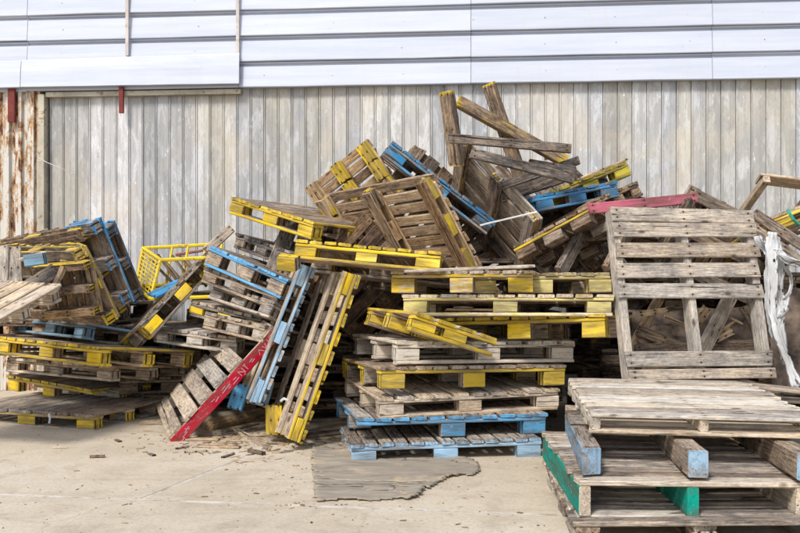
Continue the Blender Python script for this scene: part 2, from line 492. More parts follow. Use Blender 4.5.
def plank(label, p1, p2, w, t, tone=.4, warm=.4, roll=0.0, col=NONE, pv=0.0, ends=0.0, name="loose_plank", cat="plank", group="loose planks broken off the pallets", var=0):
    p1, p2 = Vector(p1), Vector(p2)
    d = (p2 - p1); L = d.length; d.normalize()
    up = Vector((0, 0, 1)) if abs(d.z) < .9 else Vector((0, -1, 0))
    y = up.cross(d).normalized(); z = d.cross(y).normalized()
    q = Matrix((d, y, z)).transposed().to_quaternion() @ Quaternion((1, 0, 0), roll)
    me = board(L, w, t, ends=ends, sneg=pv, spos=pv, top=pv, bot=pv, var=var)
    o = link(name, me, None, (p1 + p2) / 2, None, (*col, tone), warm)
    o.rotation_mode = 'QUATERNION'; o.rotation_quaternion = q
    tag(o, label, cat, group)
    return o

POSE = {
    'C1': dict(p=(0.23, 5.937, -0.0), q=(0.9973, -0.0007, -0.0034, 0.0738), s=(1.153, 0.686, 0.12)),
    'C2': dict(p=(0.236, 6.139, 0.131), q=(0.994, 0.0053, 0.0029, 0.1094), s=(1.183, 0.871, 0.125)),
    'C3': dict(p=(0.306, 6.22, 0.263), q=(0.9889, 0.0191, -0.001, 0.1472), s=(1.178, 0.897, 0.131)),
    'C4': dict(p=(0.325, 6.217, 0.4), q=(0.9871, -0.0161, 0.0075, 0.1594), s=(1.219, 0.892, 0.131)),
    'C5': dict(p=(0.396, 6.305, 0.544), q=(0.9847, -0.0092, 0.0102, 0.1735), s=(1.214, 0.91, 0.136)),
    'C6': dict(p=(0.913, 6.206, 0.677), q=(0.9756, -0.0386, -0.0173, -0.2152), s=(1.053, 0.855, 0.139)),
    'C7': dict(p=(0.158, 5.881, 0.697), q=(0.9687, -0.0349, 0.1497, 0.1948), s=(0.565, 0.767, 0.112)),
    'C8': dict(p=(0.715, 6.17, 0.816), q=(0.9956, -0.0406, 0.0012, -0.0842), s=(1.271, 0.907, 0.13)),
    'C9': dict(p=(0.485, 6.272, 0.965), q=(0.9899, -0.0283, -0.0014, -0.1389), s=(0.899, 0.804, 0.135)),
    'C9b': dict(p=(0.851, 6.406, 0.96), q=(0.9976, -0.0271, -0.0051, 0.0629), s=(0.902, 0.804, 0.127)),
    'N1': dict(p=(-0.133, 6.318, 1.058), q=(0.9826, -0.1252, 0.0622, -0.1221), s=(0.96, 0.8, 0.123)),
    'S1': dict(p=(1.393, 4.761, 0.412), q=(0.6749, 0.0023, 0.0091, -0.7378), s=(1.185, 0.992, 0.09)),
    'S2': dict(p=(1.287, 4.484, 0.27), q=(0.6669, -0.0094, -0.0087, -0.745), s=(1.145, 0.943, 0.152)),
    'S3': dict(p=(1.207, 4.449, 0.11), q=(0.6999, -0.001, 0.0041, -0.7142), s=(1.149, 0.936, 0.163)),
    'S4': dict(p=(1.26, 4.36, 0.0), q=(0.6861, 0.0004, -0.0138, -0.7273), s=(1.145, 1.05, 0.122)),
    'Q': dict(p=(1.74, 5.799, 0.968), q=(0.61, 0.3881, 0.4804, -0.4965), s=(1.039, 0.946, 0.108)),
    'A': dict(p=(-2.532, 7.181, -0.0), q=(0.9823, 0.002, -0.0011, -0.1872), s=(1.202, 0.814, 0.123)),
    'B': dict(p=(-2.636, 7.783, 0.11), q=(0.952, 0.0085, 0.0144, -0.3056), s=(1.132, 0.568, 0.125)),
    'C': dict(p=(-2.403, 7.596, 0.278), q=(0.9587, -0.0385, 0.0106, -0.2814), s=(1.23, 0.846, 0.115)),
    'D': dict(p=(-2.328, 7.236, 0.432), q=(0.9524, -0.0437, 0.0233, -0.3009), s=(1.237, 0.869, 0.134)),
    'E': dict(p=(-2.416, 7.546, 0.546), q=(0.9129, -0.0939, 0.0373, -0.3956), s=(1.198, 0.804, 0.121)),
    'F1': dict(p=(-2.687, 7.242, 1.044), q=(0.268, 0.1104, 0.5141, 0.8073), s=(1.19, 0.717, 0.131)),
    'F0': dict(p=(-2.553, 6.863, 0.999), q=(0.3023, 0.1875, 0.4824, 0.8005), s=(1.176, 0.582, 0.121)),
    'F2': dict(p=(-2.235, 6.939, 1.147), q=(0.2545, 0.1212, 0.534, 0.7971), s=(0.3, 0.667, 0.116)),
    'F3': dict(p=(-2.201, 7.206, 1.146), q=(0.2253, 0.1329, 0.4963, 0.8278), s=(0.24, 0.655, 0.116)),
    'G': dict(p=(-2.278, 6.417, 0.982), q=(0.1053, 0.0306, 0.6221, 0.7752), s=(0.403, 0.377, 0.114)),
    'H': dict(p=(-2.754, 6.015, 0.836), q=(0.9811, 0.1543, 0.0091, -0.1164), s=(0.9, 0.764, 0.113)),
    'L': dict(p=(-1.772, 7.369, 0.79), q=(0.8441, -0.059, -0.3906, 0.3625), s=(0.894, 0.7, 0.137)),
    'M1': dict(p=(-0.849, 7.003, 0.954), q=(0.9415, -0.0467, 0.1732, -0.2854), s=(0.778, 1.0, 0.147)),
    'M3': dict(p=(-0.84, 6.992, 0.657), q=(0.8979, -0.1687, 0.1532, -0.3767), s=(0.79, 1.0, 0.119)),
    'M2': dict(p=(-0.863, 7.039, 0.853), q=(0.9357, -0.0558, 0.1415, -0.3184), s=(0.792, 1.0, 0.114)),
    'M5': dict(p=(-1.286, 7.449, 0.563), q=(0.9666, 0.0237, 0.0297, -0.2535), s=(0.811, 1.0, 0.123)),
    'M6': dict(p=(-0.97, 7.27, 0.706), q=(0.9379, -0.0057, 0.0679, -0.3402), s=(0.802, 1.0, 0.115)),
    'M4': dict(p=(-0.824, 6.947, 0.57), q=(0.9093, -0.0786, 0.0789, -0.4009), s=(0.793, 1.0, 0.121)),
    'M0': dict(p=(-0.663, 7.257, 1.13), q=(0.8974, -0.0438, 0.125, -0.421), s=(0.799, 1.0, 0.114)),
    'N2': dict(p=(-0.663, 6.939, 1.415), q=(0.9289, 0.0212, 0.1176, -0.3504), s=(0.897, 0.8, 0.124)),
    'R': dict(p=(-1.277, 6.777, 0.354), q=(0.9069, 0.0851, -0.3891, 0.1376), s=(0.994, 1.052, 0.103)),
    'S': dict(p=(-0.92, 6.558, 0.685), q=(0.0146, -0.8177, -0.1394, -0.5583), s=(0.951, 0.869, 0.113)),
    'P': dict(p=(-0.618, 6.164, 0.603), q=(0.1007, -0.8059, -0.1566, -0.5621), s=(1.106, 0.569, 0.107)),
    'N3': dict(p=(-0.359, 6.9, 1.699), q=(0.2425, -0.393, -0.4929, -0.7374), s=(0.468, 0.606, 0.115)),
    'N4': dict(p=(-0.086, 6.634, 1.367), q=(0.2836, -0.4404, -0.1776, -0.8331), s=(0.691, 1.261, 0.114)),
    'U': dict(p=(0.227, 7.117, 1.684), q=(0.9466, 0.0279, 0.3181, 0.0443), s=(0.946, 0.7, 0.124)),
    'V': dict(p=(0.639, 6.984, 1.506), q=(0.6833, 0.1244, 0.5226, 0.4945), s=(0.881, 0.917, 0.078)),
    'X': dict(p=(1.123, 7.149, 1.552), q=(0.9709, -0.0334, -0.1004, 0.2147), s=(0.735, 0.8, 0.119)),
    'X2': dict(p=(1.317, 7.376, 1.65), q=(0.9601, -0.0584, -0.1919, 0.1951), s=(0.771, 0.7, 0.113)),
    'Y': dict(p=(1.223, 6.588, 1.269), q=(0.9297, -0.1416, -0.1934, -0.2796), s=(0.589, 0.688, 0.108)),
    'Z': dict(p=(1.464, 6.27, 1.374), q=(0.1339, -0.8501, -0.3814, -0.3374), s=(0.659, 0.763, 0.12)),
    'AA': dict(p=(2.223, 6.491, 1.265), q=(0.7784, -0.5822, 0.0797, 0.221), s=(0.831, 0.563, 0.12)),
    'BB': dict(p=(1.385, 7.255, 1.452), q=(0.8776, -0.1372, -0.1971, 0.415), s=(0.799, 0.8, 0.119)),
    'CC': dict(p=(2.915, 7.03, 1.504), q=(0.7044, -0.2257, -0.1537, -0.6552), s=(0.769, 0.794, 0.077)),
    'DD': dict(p=(2.766, 6.36, 1.44), q=(0.974, -0.1196, -0.1825, 0.0617), s=(1.01, 0.8, 0.095)),
}
# ================================================================== GROUND
bm = bmesh.new()
bmesh.ops.create_grid(bm, x_segments=2, y_segments=2, size=300)
me = bpy.data.meshes.new("ground"); bm.to_mesh(me); bm.free()
me.materials.append(JOINT)
ground = link("ground", me, None, (0, 0, 0.0103))
tag(ground, "pale concrete yard floor with chalky joints between its slabs", kind='structure')
# slabs between the joints
ang = math.atan2(-0.145, 1.0)
e1 = Vector((math.cos(ang), math.sin(ang), 0)); e2 = Vector((0.318, 0.948, 0)).normalized()
org = Vector((-1.27, 4.64, 0))
SX, SY = 3.6, 4.4
for i in range(-3, 4):
    for j in range(-2, 2):
        g = 0.010
        gy = 0.016
        sh = -1.2 if j < 0 else 0.0
        c = [(i * SX + g + sh, j * SY + gy), ((i + 1) * SX - g + sh, j * SY + gy), ((i + 1) * SX - g + sh, (j + 1) * SY - gy), (i * SX + g + sh, (j + 1) * SY - gy)]
        vs = []
        rnd = random.Random(i * 31 + j)
        # ragged slab edges
        edge = []
        for k in range(4):
            a, b = c[k], c[(k + 1) % 4]
            m = 10
            for s in range(m):
                f = s / m
                nx, ny = -(b[1] - a[1]), (b[0] - a[0])
                ln = math.hypot(nx, ny); w = rnd.uniform(0, .008) if s else 0
                edge.append((a[0] + (b[0] - a[0]) * f + nx / ln * w, a[1] + (b[1] - a[1]) * f + ny / ln * w))
        top = [org + e1 * u + e2 * v for u, v in edge]
        n = len(top)
        vs = [(p.x, p.y, 0.012) for p in top] + [(p.x, p.y, 0.0005) for p in top]
        fs = [tuple(range(n))] + [(k, n + k, n + (k + 1) % n, (k + 1) % n) for k in range(n)]
        me = mesh_from("concrete_slab", vs, fs, CONCRETE)
        bm = bmesh.new(); bm.from_mesh(me); bmesh.ops.recalc_face_normals(bm, faces=bm.faces[:]); bm.to_mesh(me); bm.free()
        link("concrete_slab", me, ground, (0, 0, -0.0103))

# ================================================================== WAREHOUSE
WD, WT = 8.4, 0.092
shed = empty("warehouse", (0, WD, 0), Matrix.Rotation(-math.atan(WT), 4, 'Z').to_quaternion())
tag(shed, "long warehouse with grey ribbed sheet wall below white horizontal cladding", "warehouse")
WS = math.sqrt(1 + WT * WT)
def wu(px):                                # distance along the wall from its origin, seen at column px of the photograph
    k = (px - 400.0) / FOC
    return k * WD / (1 + WT * k) * WS
def wz(px, py):                            # height on the wall
    k = (px - 400.0) / FOC
    return EYE - (py - 266.5) / FOC * WD / (1 + WT * k)
def box(name, x0, x1, y0, y1, z0, z1, mat, parent, bev=0.0, color=None):
    vs = [(x, y, z) for x in (x0, x1) for y in (y0, y1) for z in (z0, z1)]
    fs = [(0, 1, 3, 2), (4, 6, 7, 5), (0, 4, 5, 1), (2, 3, 7, 6), (0, 2, 6, 4), (1, 5, 7, 3)]
    me = mesh_from(name, vs, fs, mat)
    if bev:
        bm = bmesh.new(); bm.from_mesh(me)
        bmesh.ops.bevel(bm, geom=bm.edges[:], offset=bev, segments=1, affect='EDGES'); bm.to_mesh(me); bm.free()
    return link(name, me, parent, color=color)
U0, U1 = -7.0, 7.5
SID = 2.755                                # bottom of the white cladding
box("light_block_wall", U0, U1, .10, .30, 0.012, 5.2, LIGHTBLOCK, shed)  # unseen box added behind the sheets to block light
# ribbed sheets: each pan a sheet of its own, long axis up, rib at its left edge
def pan_mesh(w, h, rib=0.015, var=0):
    rnd = random.Random(var)
    d = 0.028
    prof = [(0, 0.0), (rib * .35, -.010), (rib * .75, -.010), (rib, 0.002), (w * .42, 0.0), (w * .46, -.002), (w * .58, -.002), (w * .62, 0.0), (w - .006, 0.001), (w - .001, .014), (w, .014)]
    vs, fs = [], []
    zs = [0.0, h * .5, h]
    for k, z in enumerate(zs):
        o = rnd.uniform(-.003, .003) if k == 1 else 0
        for (x, y) in prof: vs.append((x, y + o, z))
    n = len(prof)
    for k in range(2):
        for i in range(n - 1): fs.append((k*n + i, k*n + i + 1, (k+1)*n + i + 1, (k+1)*n + i))
    b = len(vs)
    vs += [(0, .04, 0), (w, .04, 0), (w, .04, h), (0, .04, h)]
    fs += [(b + 1, b, b + 3, b + 2), (b, 0, n, 2*n, b + 3), (n - 1, b + 1, b + 2, 3*n - 1, 2*n - 1),
           tuple(range(n - 1, -1, -1)) + (b, b + 1), tuple(2*n + i for i in range(n)) + (b + 2, b + 3)]
    return mesh_from("wall_panel", vs, fs, PANEL)
pans = [pan_mesh(.125, SID + .12, var=v) for v in range(4)]
rnd = random.Random(5)
u = wu(47)
i = 0
while u < U1 - .13:
    px = 400 + FOC * (u / WS) / (WD - WT * u / WS)
    g = rnd.uniform(.82, 1.10); hue = rnd.uniform(-.9, .7)
    col = (g, g * (1 - .03 * hue), g * (1 - .11 * hue))
    if 74 < px < 128: col = (1.2 * g, 1.2 * g, 1.24 * g)
    elif px < 74: col = (.82, .82, .82)
    elif 128 <= px < 185: col = (.84 * g, .85 * g, .88 * g)
    elif 355 < px < 420: col = (1.15, 1.14, 1.12)
    elif 490 < px < 580: col = (1.12, 1.12, 1.13)
    link("wall_panel", pans[i % 4], shed, (u, .055 + rnd.uniform(-.002, .002), .012), color=(*col, 1))
    u += .1255; i += 1
# rusty white sheets at the far left, with their corner post
def wide_pan(w, h):
    prof = [(0, 0.0), (w * .3, 0.0), (w * .38, -.035), (w * .62, -.035), (w * .7, 0.0), (w - .001, 0.0)]
    vs, fs = [], []
    for z in (0, h):
        for (x, y) in prof: vs.append((x, y, z))
    n = len(prof)
    for i in range(n - 1): fs.append((i, i + 1, n + i + 1, n + i))
    b = len(vs); vs += [(0, .04, 0), (w, .04, 0), (w, .04, h), (0, .04, h)]
    fs += [(b + 1, b, b + 3, b + 2), (b, 0, n, b + 3), (n - 1, b + 1, b + 2, 2*n - 1), tuple(range(n - 1, -1, -1)) + (b, b + 1), tuple(n + i for i in range(n)) + (b + 2, b + 3)]
    return mesh_from("rusty_panel", vs, fs, RUSTY)
wp = wide_pan(.118, SID + .12)
uu = wu(39) - .118
while uu > U0:
    link("rusty_panel", wp, shed, (uu, .02, .012)); uu -= .118
box("corner_post", wu(39) + .002, wu(45.5), -.03, .09, .012, SID - .03, CREAM, shed, .004)
box("wall_trim", wu(46), wu(241), -.012, .045, SID - .055, SID - .012, CREAM, shed, .003)
# red steel brackets hanging below the cladding
for (x0, x1, y0, y1) in ((121, 125.5, 86, 114), (10.5, 17.5, 88, 123), (33, 37, 88, 112)):
    if x0 < 30 or x0 > 100: box("steel_bracket", wu(x0), wu(x1), -.055, -.028, wz(x0, y1), SID + .02, REDSTEEL, shed, .003)
# white horizontal cladding
def siding_mesh(L, h, var):
    r = random.Random(var)
    prof = [(.012, 0.0), (-.050, 0.0), (-.053, .006), (-.036, h - .048), (-.031, h - .044), (.006, h - .040), (.006, h - .022), (-.020, h - .016), (-.022, h - .004), (.012, h - .002), (.05, h - .002), (.05, 0)]
    n = len(prof)
    m = max(2, int(L / .5))
    vs, fs = [], []
    for k in range(m + 1):
        dy = r.uniform(-.005, .005); dz = r.uniform(-.003, .003)
        for j, (y, z) in enumerate(prof): vs.append((L * k / m, y + (dy if 1 <= j <= 3 else 0), z + (dz if j in (1, 2) else 0)))
    for k in range(m):
        for j in range(n): fs.append((k*n + j, k*n + (j+1) % n, (k+1)*n + (j+1) % n, (k+1)*n + j))
    fs.append(tuple(range(n - 1, -1, -1))); fs.append(tuple(m*n + j for j in range(n)))
    me = mesh_from("siding_board", vs, fs, WHITE)
    bm = bmesh.new(); bm.from_mesh(me); bmesh.ops.recalc_face_normals(bm, faces=bm.faces[:]); bm.to_mesh(me); bm.free()
    return me
SH = .231
cuts = [U0, wu(28), wu(239), wu(471), wu(712), U1]
for row in range(10):
    for k in range(5):
        L = cuts[k + 1] - cuts[k]
        g = rnd.uniform(.94, 1.03)
        link("siding_board", siding_mesh(L - .004, SH, row * 7 + k), shed, (cuts[k] + .002, .03, SID + row * SH), (0, rnd.uniform(-.0008, .0008), 0), color=(g, g, g * 1.01, 1))
box("roof_edge", U0, U1, -.05, .35, 5.205, 5.32, WHITE, shed, .01, (1, 1, 1, 1))
# screw heads along the laps of the cladding
vs, fs = [], []
for row in range(10):
    for k in range(23):
        x = U0 + .2 + k * .62 + rnd.uniform(-.02, .02); z = SID + row * SH + .10 + rnd.uniform(-.008, .008); n0 = len(vs)
        for y, rr in ((-.048, .004), (-.040, .005)):
            for q in range(6): vs.append((x + rr * math.cos(q * math.pi / 3), y + .03, z + rr * math.sin(q * math.pi / 3)))
        fs.append(tuple(n0 + q for q in range(5, -1, -1)))
        for q in range(6): fs.append((n0 + q, n0 + (q + 1) % 6, n0 + 6 + (q + 1) % 6, n0 + 6 + q))
tag(link("screw_heads", mesh_from("screw_heads", vs, fs, simple("dull_screw", (0.46, 0.46, 0.47), .5, .4, 40)), shed), kind='stuff')
# overlapping flashing on the left, in two lengths
def flashing(u0, u1, z0a, z0b, z1a, z1b, seed):
    r = random.Random(seed); m = 12
    vs, fs = [], []
    for k in range(m + 1):
        f = k / m; x = u0 + (u1 - u0) * f; a = z0a + (z0b - z0a) * f; b = z1a + (z1b - z1a) * f; w = r.uniform(-.006, .006)
        vs += [(x, -.055, b), (x, -.062 + w * .5, b - .01), (x, -.075 + w, (a + b) / 2 + .02), (x, -.082 + w, a + .004), (x, -.06, a), (x, -.05, a + .01)]
    n = 6
    for k in range(m):
        for j in range(n): fs.append((k*n + j, k*n + (j+1) % n, (k+1)*n + (j+1) % n, (k+1)*n + j))
    fs.append(tuple(range(n))); fs.append(tuple(m*n + j for j in range(n)))
    me = mesh_from("flashing", vs, fs, WHITE)
    bm = bmesh.new(); bm.from_mesh(me); bmesh.ops.recalc_face_normals(bm, faces=bm.faces[:]); bm.to_mesh(me); bm.free()
    link("flashing", me, shed, color=(1.03, 1.03, 1.03, 1))
flashing(wu(25), wu(241), wz(25, 89), wz(241, 85.5), wz(25, 61.5), wz(241, 54.5), 3)
flashing(U0, wu(24.4), wz(24, 89.5) - .01, wz(24, 89.2), wz(24, 62), wz(24, 62), 4)
for px in (129, 239):
    box("metal_strip", wu(px - 1.6), wu(px + 1.6), -.052, -.034, wz(px, 57), 4.6, RUSTROD, shed, .003)

# ================================================================== PALLETS
# --- front stack
pallet('C1', "pale blue flat pallet at the very bottom of the tall centre stack", PALEB, .78, .50, .2, n=13, bottom=False, ends=.75, topside=.06)
pallet('C2', "bright blue pallet second from the ground in the tall centre stack", SKYB, .95, .52, .2, n=11, bottom=False, missblocks=((-1, -1),))
pallet('C3', "unpainted pale wood pallet just above the bright blue one in the centre stack", NONE, 0, .70, .4, n=10, gap=.025)
pallet('C4', "yellow block pallet without bottom boards, fourth up in the centre stack", YEL, .8, .58, .35, n=11, gap=.02, bottom=False, ends=.3)
pallet('C5', "whitish bare wood pallet fifth from the ground in the centre stack", NONE, 0, .82, .1, n=10, gap=.02, miss=1)
pallet('C6', "bright yellow pallet halfway up the centre stack with two vivid blocks at right", YEL, 1.0, .62, .4, n=9, bottom=False, missblocks=((-1, -1),))
pallet('C7', "narrow broken yellow pallet slipping down right, left end of the centre stack", YEL, 1.0, .6, .4, n=4, blockcore=.95, gap=.03, ends=1.0, bottom=(-1, 1), missblocks=((1, -1), (1, 0)))
pallet('C8', "pale cream pallet with faded yellow slat ends near the top of the centre stack", PALEY, .75, .74, .5, n=11, ends=.55)
pallet('C9', "faded yellow pallet on the left of the centre stack top, under a long bare board", YEL, .72, .62, .4, n=9, bottom=False, ends=.25)
pallet('C9b', "faded yellow pallet on the right of the centre stack top", PALEY, .8, .55, .4, n=8, bottom=False, ends=.7, gap=.03)
pallet('N1', "yellow pallet sloping gently right across the gap left of the centre stack top", YEL, .85, .5, .5, n=10, ends=.9)
# --- foreground stack
pallet('S1', "pale bleached slatted pallet topmost in the right foreground stack", NONE, 0, .73, .24, kind='stringer', n=10, gap=.034, bottoms=6, tw=.045, st=.018, jit=.2)
pallet('S2', "pallet with chunky sky blue runners second from top in the right foreground stack", PALEB, .70, .46, .3, kind='stringer', n=9, slats=[(.06, .09), (.25, .08), (.4, .08)], bottom=False, side=.68, tw=.082, st=.04, stout=.03, ends=0, edge=0)
pallet('S3', "pallet with a teal painted side third from top in the right foreground stack", TEAL, .92, .56, .2, kind='stringer', n=11, gap=.016, bottoms=8, tw=.05, ends=0, edge=0, jit=.2, strend=(0, .9, .5))
pallet('S4', "weathered pallet at the bottom of the right foreground stack with a thin yellow edge", YEL, .35, .54, .3, n=10, edge=0, jit=.2)
# --- big grey one leaning at the right
pallet('Q', "large bare grey pallet leaning upright with wide slats and an empty lower half", NONE, 0, .60, .12, kind='stringer', tw=.05, bottom=False, jit=.06,
       slats=[(.035, .085), (.123, .085), (.243, .088), (.367, .088), (.49, .088), (.885, .09), (.968, .06)])
# --- left stack
pallet('A', "lowest pallet of the left stack with yellow blocks and chipped blue front edge", YEL, .62, .52, .25, n=11, gap=.008, ends=.3, blockpaint=.98)
pallet('B', "second pallet from the ground in the left stack, with dashed yellow slat ends", YEL, .72, .5, .3, n=10, missblocks=((1, -1),), bottom=False, ends=.8)
pallet('C', "bare wood pallet with pale blocks between yellow ones in the left stack", NONE, 0, .62, .45, n=9)
pallet('D', "bright yellow pallet with five big yellow blocks near the top of the left stack", YEL, .9, .55, .4, n=10)
pallet('E', "dull grey blue pallet topmost in the flat left stack", GREYB, .95, .55, .3, n=9, ends=.2, blockcore=.8)
pallet('F0', "steeply tilted yellow topped pallet nearest to us in the slanting row at upper left", YEL, .75, .42, .45, n=10)
pallet('F1', "steeply tilted brown pallet second in the slanting row at upper left", YEL, .35, .40, .5, n=10, blockpaint=.9)
pallet('F2', "vivid blue edged pallet tilted behind the brown one at upper left", BLUE, .95, .45, .4, n=4, blockpaint=.5)
pallet('F3', "rearmost slanting pallet at upper left, blue cornered, next to the yellow cage", BLUE, .75, .42, .3, n=3, blockpaint=.5)
pallet('G', "small broken pallet of upright brown slats below two yellow blocks at upper left", YEL, .9, .32, .7, n=5, gap=.012, st=.018)
pallet('H', "pale wood pallet with bleached slats tipped up at the left photo edge", NONE, 0, .80, .5, n=8, gap=.018)
# --- middle heap
pallet('L', "long pallet leaning up to the right beside the yellow cage, with yellow blocks beneath", YEL, .75, .42, .35, n=10, ends=.1, side=.35)
pallet('M0', "dark grey pallet sloping down right, directly above the bright blue edge", NONE, 0, .36, .1, n=8)
pallet('M1', "sloping pallet with a bright sky blue front edge in the middle left heap", SKYB, .98, .45, .3, n=8, blockpaint=.3)
pallet('M2', "brown grey sloping pallet directly below the bright blue edge in the middle left heap", YEL, .2, .46, .4, n=8)
pallet('M5', "flat pale blue grey pallet lying low between the left stack and the red board", GREYB, .35, .62, .05, n=9)
pallet('M6', "grey pallet with yellow blocks low in the middle left heap beside the cage", YEL, .3, .5, .25, n=8, blockpaint=.9)
pallet('M3', "pale grey sloping pallet second below the bright blue edge in the middle left heap", NONE, 0, .50, .2, n=8)
pallet('M4', "weathered sloping pallet lowest in the middle left heap above the red one", YEL, .25, .52, .3, n=8)
pallet('N2', "yellow pallet perched high on the left shoulder of the heap", YEL, .95, .42, .5, n=8)
R_ROOT = pallet('R', "grey slatted pallet tipped on its corner with a long scuffed red side board", RED, 0, .66, .22, kind='stringer', side=1.0, nostr=(0,), tw=.035, n=7, bottom=False,
       slats=[(.06, .115), (.205, .115), (.35, .115), (.495, .115), (.64, .125), (.95, .10)], jit=.1)
pallet('S', "upright leaning pallet with flaking light blue edge right of the red one", PALEB, .85, .62, .45, n=10, gap=.02, ends=.7)
pallet('P', "bright yellow pallet leaning upright with its underside showing left of the centre stack", YEL, .98, .60, .4, n=9, gap=.035, ends=1.0, topside=.1)
pallet('N3', "brown pallet seen from below, pointing up like a roof at the heap's upper left", YEL, .25, .46, .85, n=6, bottom=False, blockpaint=.9, blockcore=.75, ends=.5)
pallet('N4', "big brown pallet seen from underneath with three long slanting runners atop the heap", YEL, .45, .56, .8, n=8, blockpaint=.9, blockcore=.6, gap=.018)
pallet('U', "blue flecked grey pallet sloping down right behind the brown upside down one", BLUE, .66, .38, .3, n=9)
pallet('V', "grey pallet with a yellow block standing steeply below the peak's loose planks", YEL, .35, .42, .4, n=6, gap=.03, blockpaint=.95, blockcore=.9, ends=.1)
pallet('X', "bright blue block pallet rising to the right behind the pink topped one", BLUE, .8, .50, .3, n=8)
pallet('X2', "olive yellow pallet rising to the right just behind the bright blue blocks", OLIVE, .9, .50, .6, n=7)
pallet('Y', "tilted pallet with a thin yellow edge and dark underside right of the peak", YEL, .85, .36, .5, n=7, gap=.008, ends=.4, bottom=False, blockpaint=.25)
pallet('Z', "brown pallet leaning behind the big grey one with a flaking pink top edge", PINK, 0, .36, .35, n=5, drop=(0, 1, 2), kind='stringer', tw=.045, ends=0.0, bottom=False, lastslat=.9)
pallet('AA', "dark brown pallet poking its corner up above the right end of the big grey one", NONE, 0, .38, .5, n=8)
pallet('BB', "brown pallet corner rising behind the pink edge and right of the blue blocks", NONE, 0, .44, .65, n=8)
pallet('CC', "light brown open pallet frame with bare runners against the wall at far right", NONE, 0, .56, .75, n=6, kind='stringer', tw=.05, bottom=False, drop=(0, 1, 2, 3, 4))
pallet('DD', "yellow blocked pallet with green rope at the right edge of the heap", YEL, .85, .60, .45, n=7, ends=.2)

# pallets buried in the heap that carry the ones on top
def qz(a): return (round(math.cos(a / 2), 4), 0, 0, round(math.sin(a / 2), 4))
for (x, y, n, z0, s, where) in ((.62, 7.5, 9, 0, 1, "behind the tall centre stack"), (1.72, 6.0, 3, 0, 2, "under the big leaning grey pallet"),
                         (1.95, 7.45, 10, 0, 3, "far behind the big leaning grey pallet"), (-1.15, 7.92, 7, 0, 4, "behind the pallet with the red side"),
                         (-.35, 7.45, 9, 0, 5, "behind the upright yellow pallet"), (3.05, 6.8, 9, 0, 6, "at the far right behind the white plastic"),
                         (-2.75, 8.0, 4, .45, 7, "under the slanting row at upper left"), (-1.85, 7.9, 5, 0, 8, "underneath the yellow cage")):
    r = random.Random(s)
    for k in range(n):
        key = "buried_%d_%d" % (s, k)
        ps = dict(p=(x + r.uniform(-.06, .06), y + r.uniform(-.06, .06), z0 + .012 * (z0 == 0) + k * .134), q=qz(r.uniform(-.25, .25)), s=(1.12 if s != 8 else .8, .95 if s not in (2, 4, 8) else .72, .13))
        pallet(key, ("bottom layer", "second layer up", "third layer up", "fourth layer up", "fifth layer up", "sixth layer up", "seventh layer up", "eighth layer up", "ninth layer up", "tenth layer up")[k] + " of the shade-darkened weathered pallets " + where, YEL, .0 if r.random() < .6 else .5, .30, .45, n=8, pose=ps)  # low tone paints the heap's inner shade into the wood, blackening the gaps

def lean(key, label, c, a, b2, size, **kw):
    a = Vector(a).normalized(); b2 = Vector(b2); b2 = (b2 - a * b2.dot(a)).normalized()
    m = Matrix((a, b2, a.cross(b2))).transposed()
    q = m.to_quaternion()
    pallet(key, label, pose=dict(p=tuple(c), q=tuple(q), s=size), **kw)
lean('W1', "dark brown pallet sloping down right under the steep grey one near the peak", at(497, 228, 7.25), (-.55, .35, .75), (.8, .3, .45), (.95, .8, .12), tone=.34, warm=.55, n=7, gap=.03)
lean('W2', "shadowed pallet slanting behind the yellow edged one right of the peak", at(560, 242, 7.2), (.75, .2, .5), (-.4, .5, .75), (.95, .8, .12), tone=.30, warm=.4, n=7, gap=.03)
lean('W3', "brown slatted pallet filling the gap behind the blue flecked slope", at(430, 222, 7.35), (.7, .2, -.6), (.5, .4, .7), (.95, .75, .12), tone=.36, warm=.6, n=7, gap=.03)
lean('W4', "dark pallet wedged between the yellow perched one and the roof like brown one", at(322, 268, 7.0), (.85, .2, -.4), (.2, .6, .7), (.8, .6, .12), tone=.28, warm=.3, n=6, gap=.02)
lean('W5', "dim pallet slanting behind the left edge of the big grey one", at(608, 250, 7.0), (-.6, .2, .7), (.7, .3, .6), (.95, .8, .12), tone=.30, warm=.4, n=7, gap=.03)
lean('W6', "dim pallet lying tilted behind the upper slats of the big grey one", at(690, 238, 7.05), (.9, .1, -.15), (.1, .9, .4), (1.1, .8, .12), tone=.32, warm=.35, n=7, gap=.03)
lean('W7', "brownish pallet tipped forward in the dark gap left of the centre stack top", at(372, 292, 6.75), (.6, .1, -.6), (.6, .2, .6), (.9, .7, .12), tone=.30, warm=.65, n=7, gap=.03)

# ================================================================== LOOSE TIMBER AND ODD THINGS
def gp(x, y, z=0.014):
    Y = FOC * (EYE - z) / (y - 266.5)
    p = at(x, y, Y); p.z = z
    return p
plank("thick dark timber standing upright at the peak with a yellow painted top end", at(449, 91, 6.62), at(459, 165, 6.72), .088, .085, .40, .6, col=YEL, ends=1.3, roll=.5)
plank("thick dark timber slanting down right from the peak, yellow along its upper side", at(455, 106, 6.78), at(562, 166, 6.95), .085, .08, .42, .65, col=YEL, ends=1.1, pv=.5)
plank("second upright dark timber at the peak, standing apart to the right with yellow tip", at(490, 84, 6.95), at(525, 186, 7.0), .09, .08, .36, .65, col=YEL, ends=1.3, roll=.4)
plank("long dark grey board lying nearly level across the peak", at(448, 139, 6.42), at(570, 149.5, 6.6), .065, .03, .30, .25, roll=1.45)
plank("dark grey board sloping down right below the level one", at(470, 154, 6.36), at(573, 180, 6.5), .07, .03, .27, .15, roll=1.35, var=1)
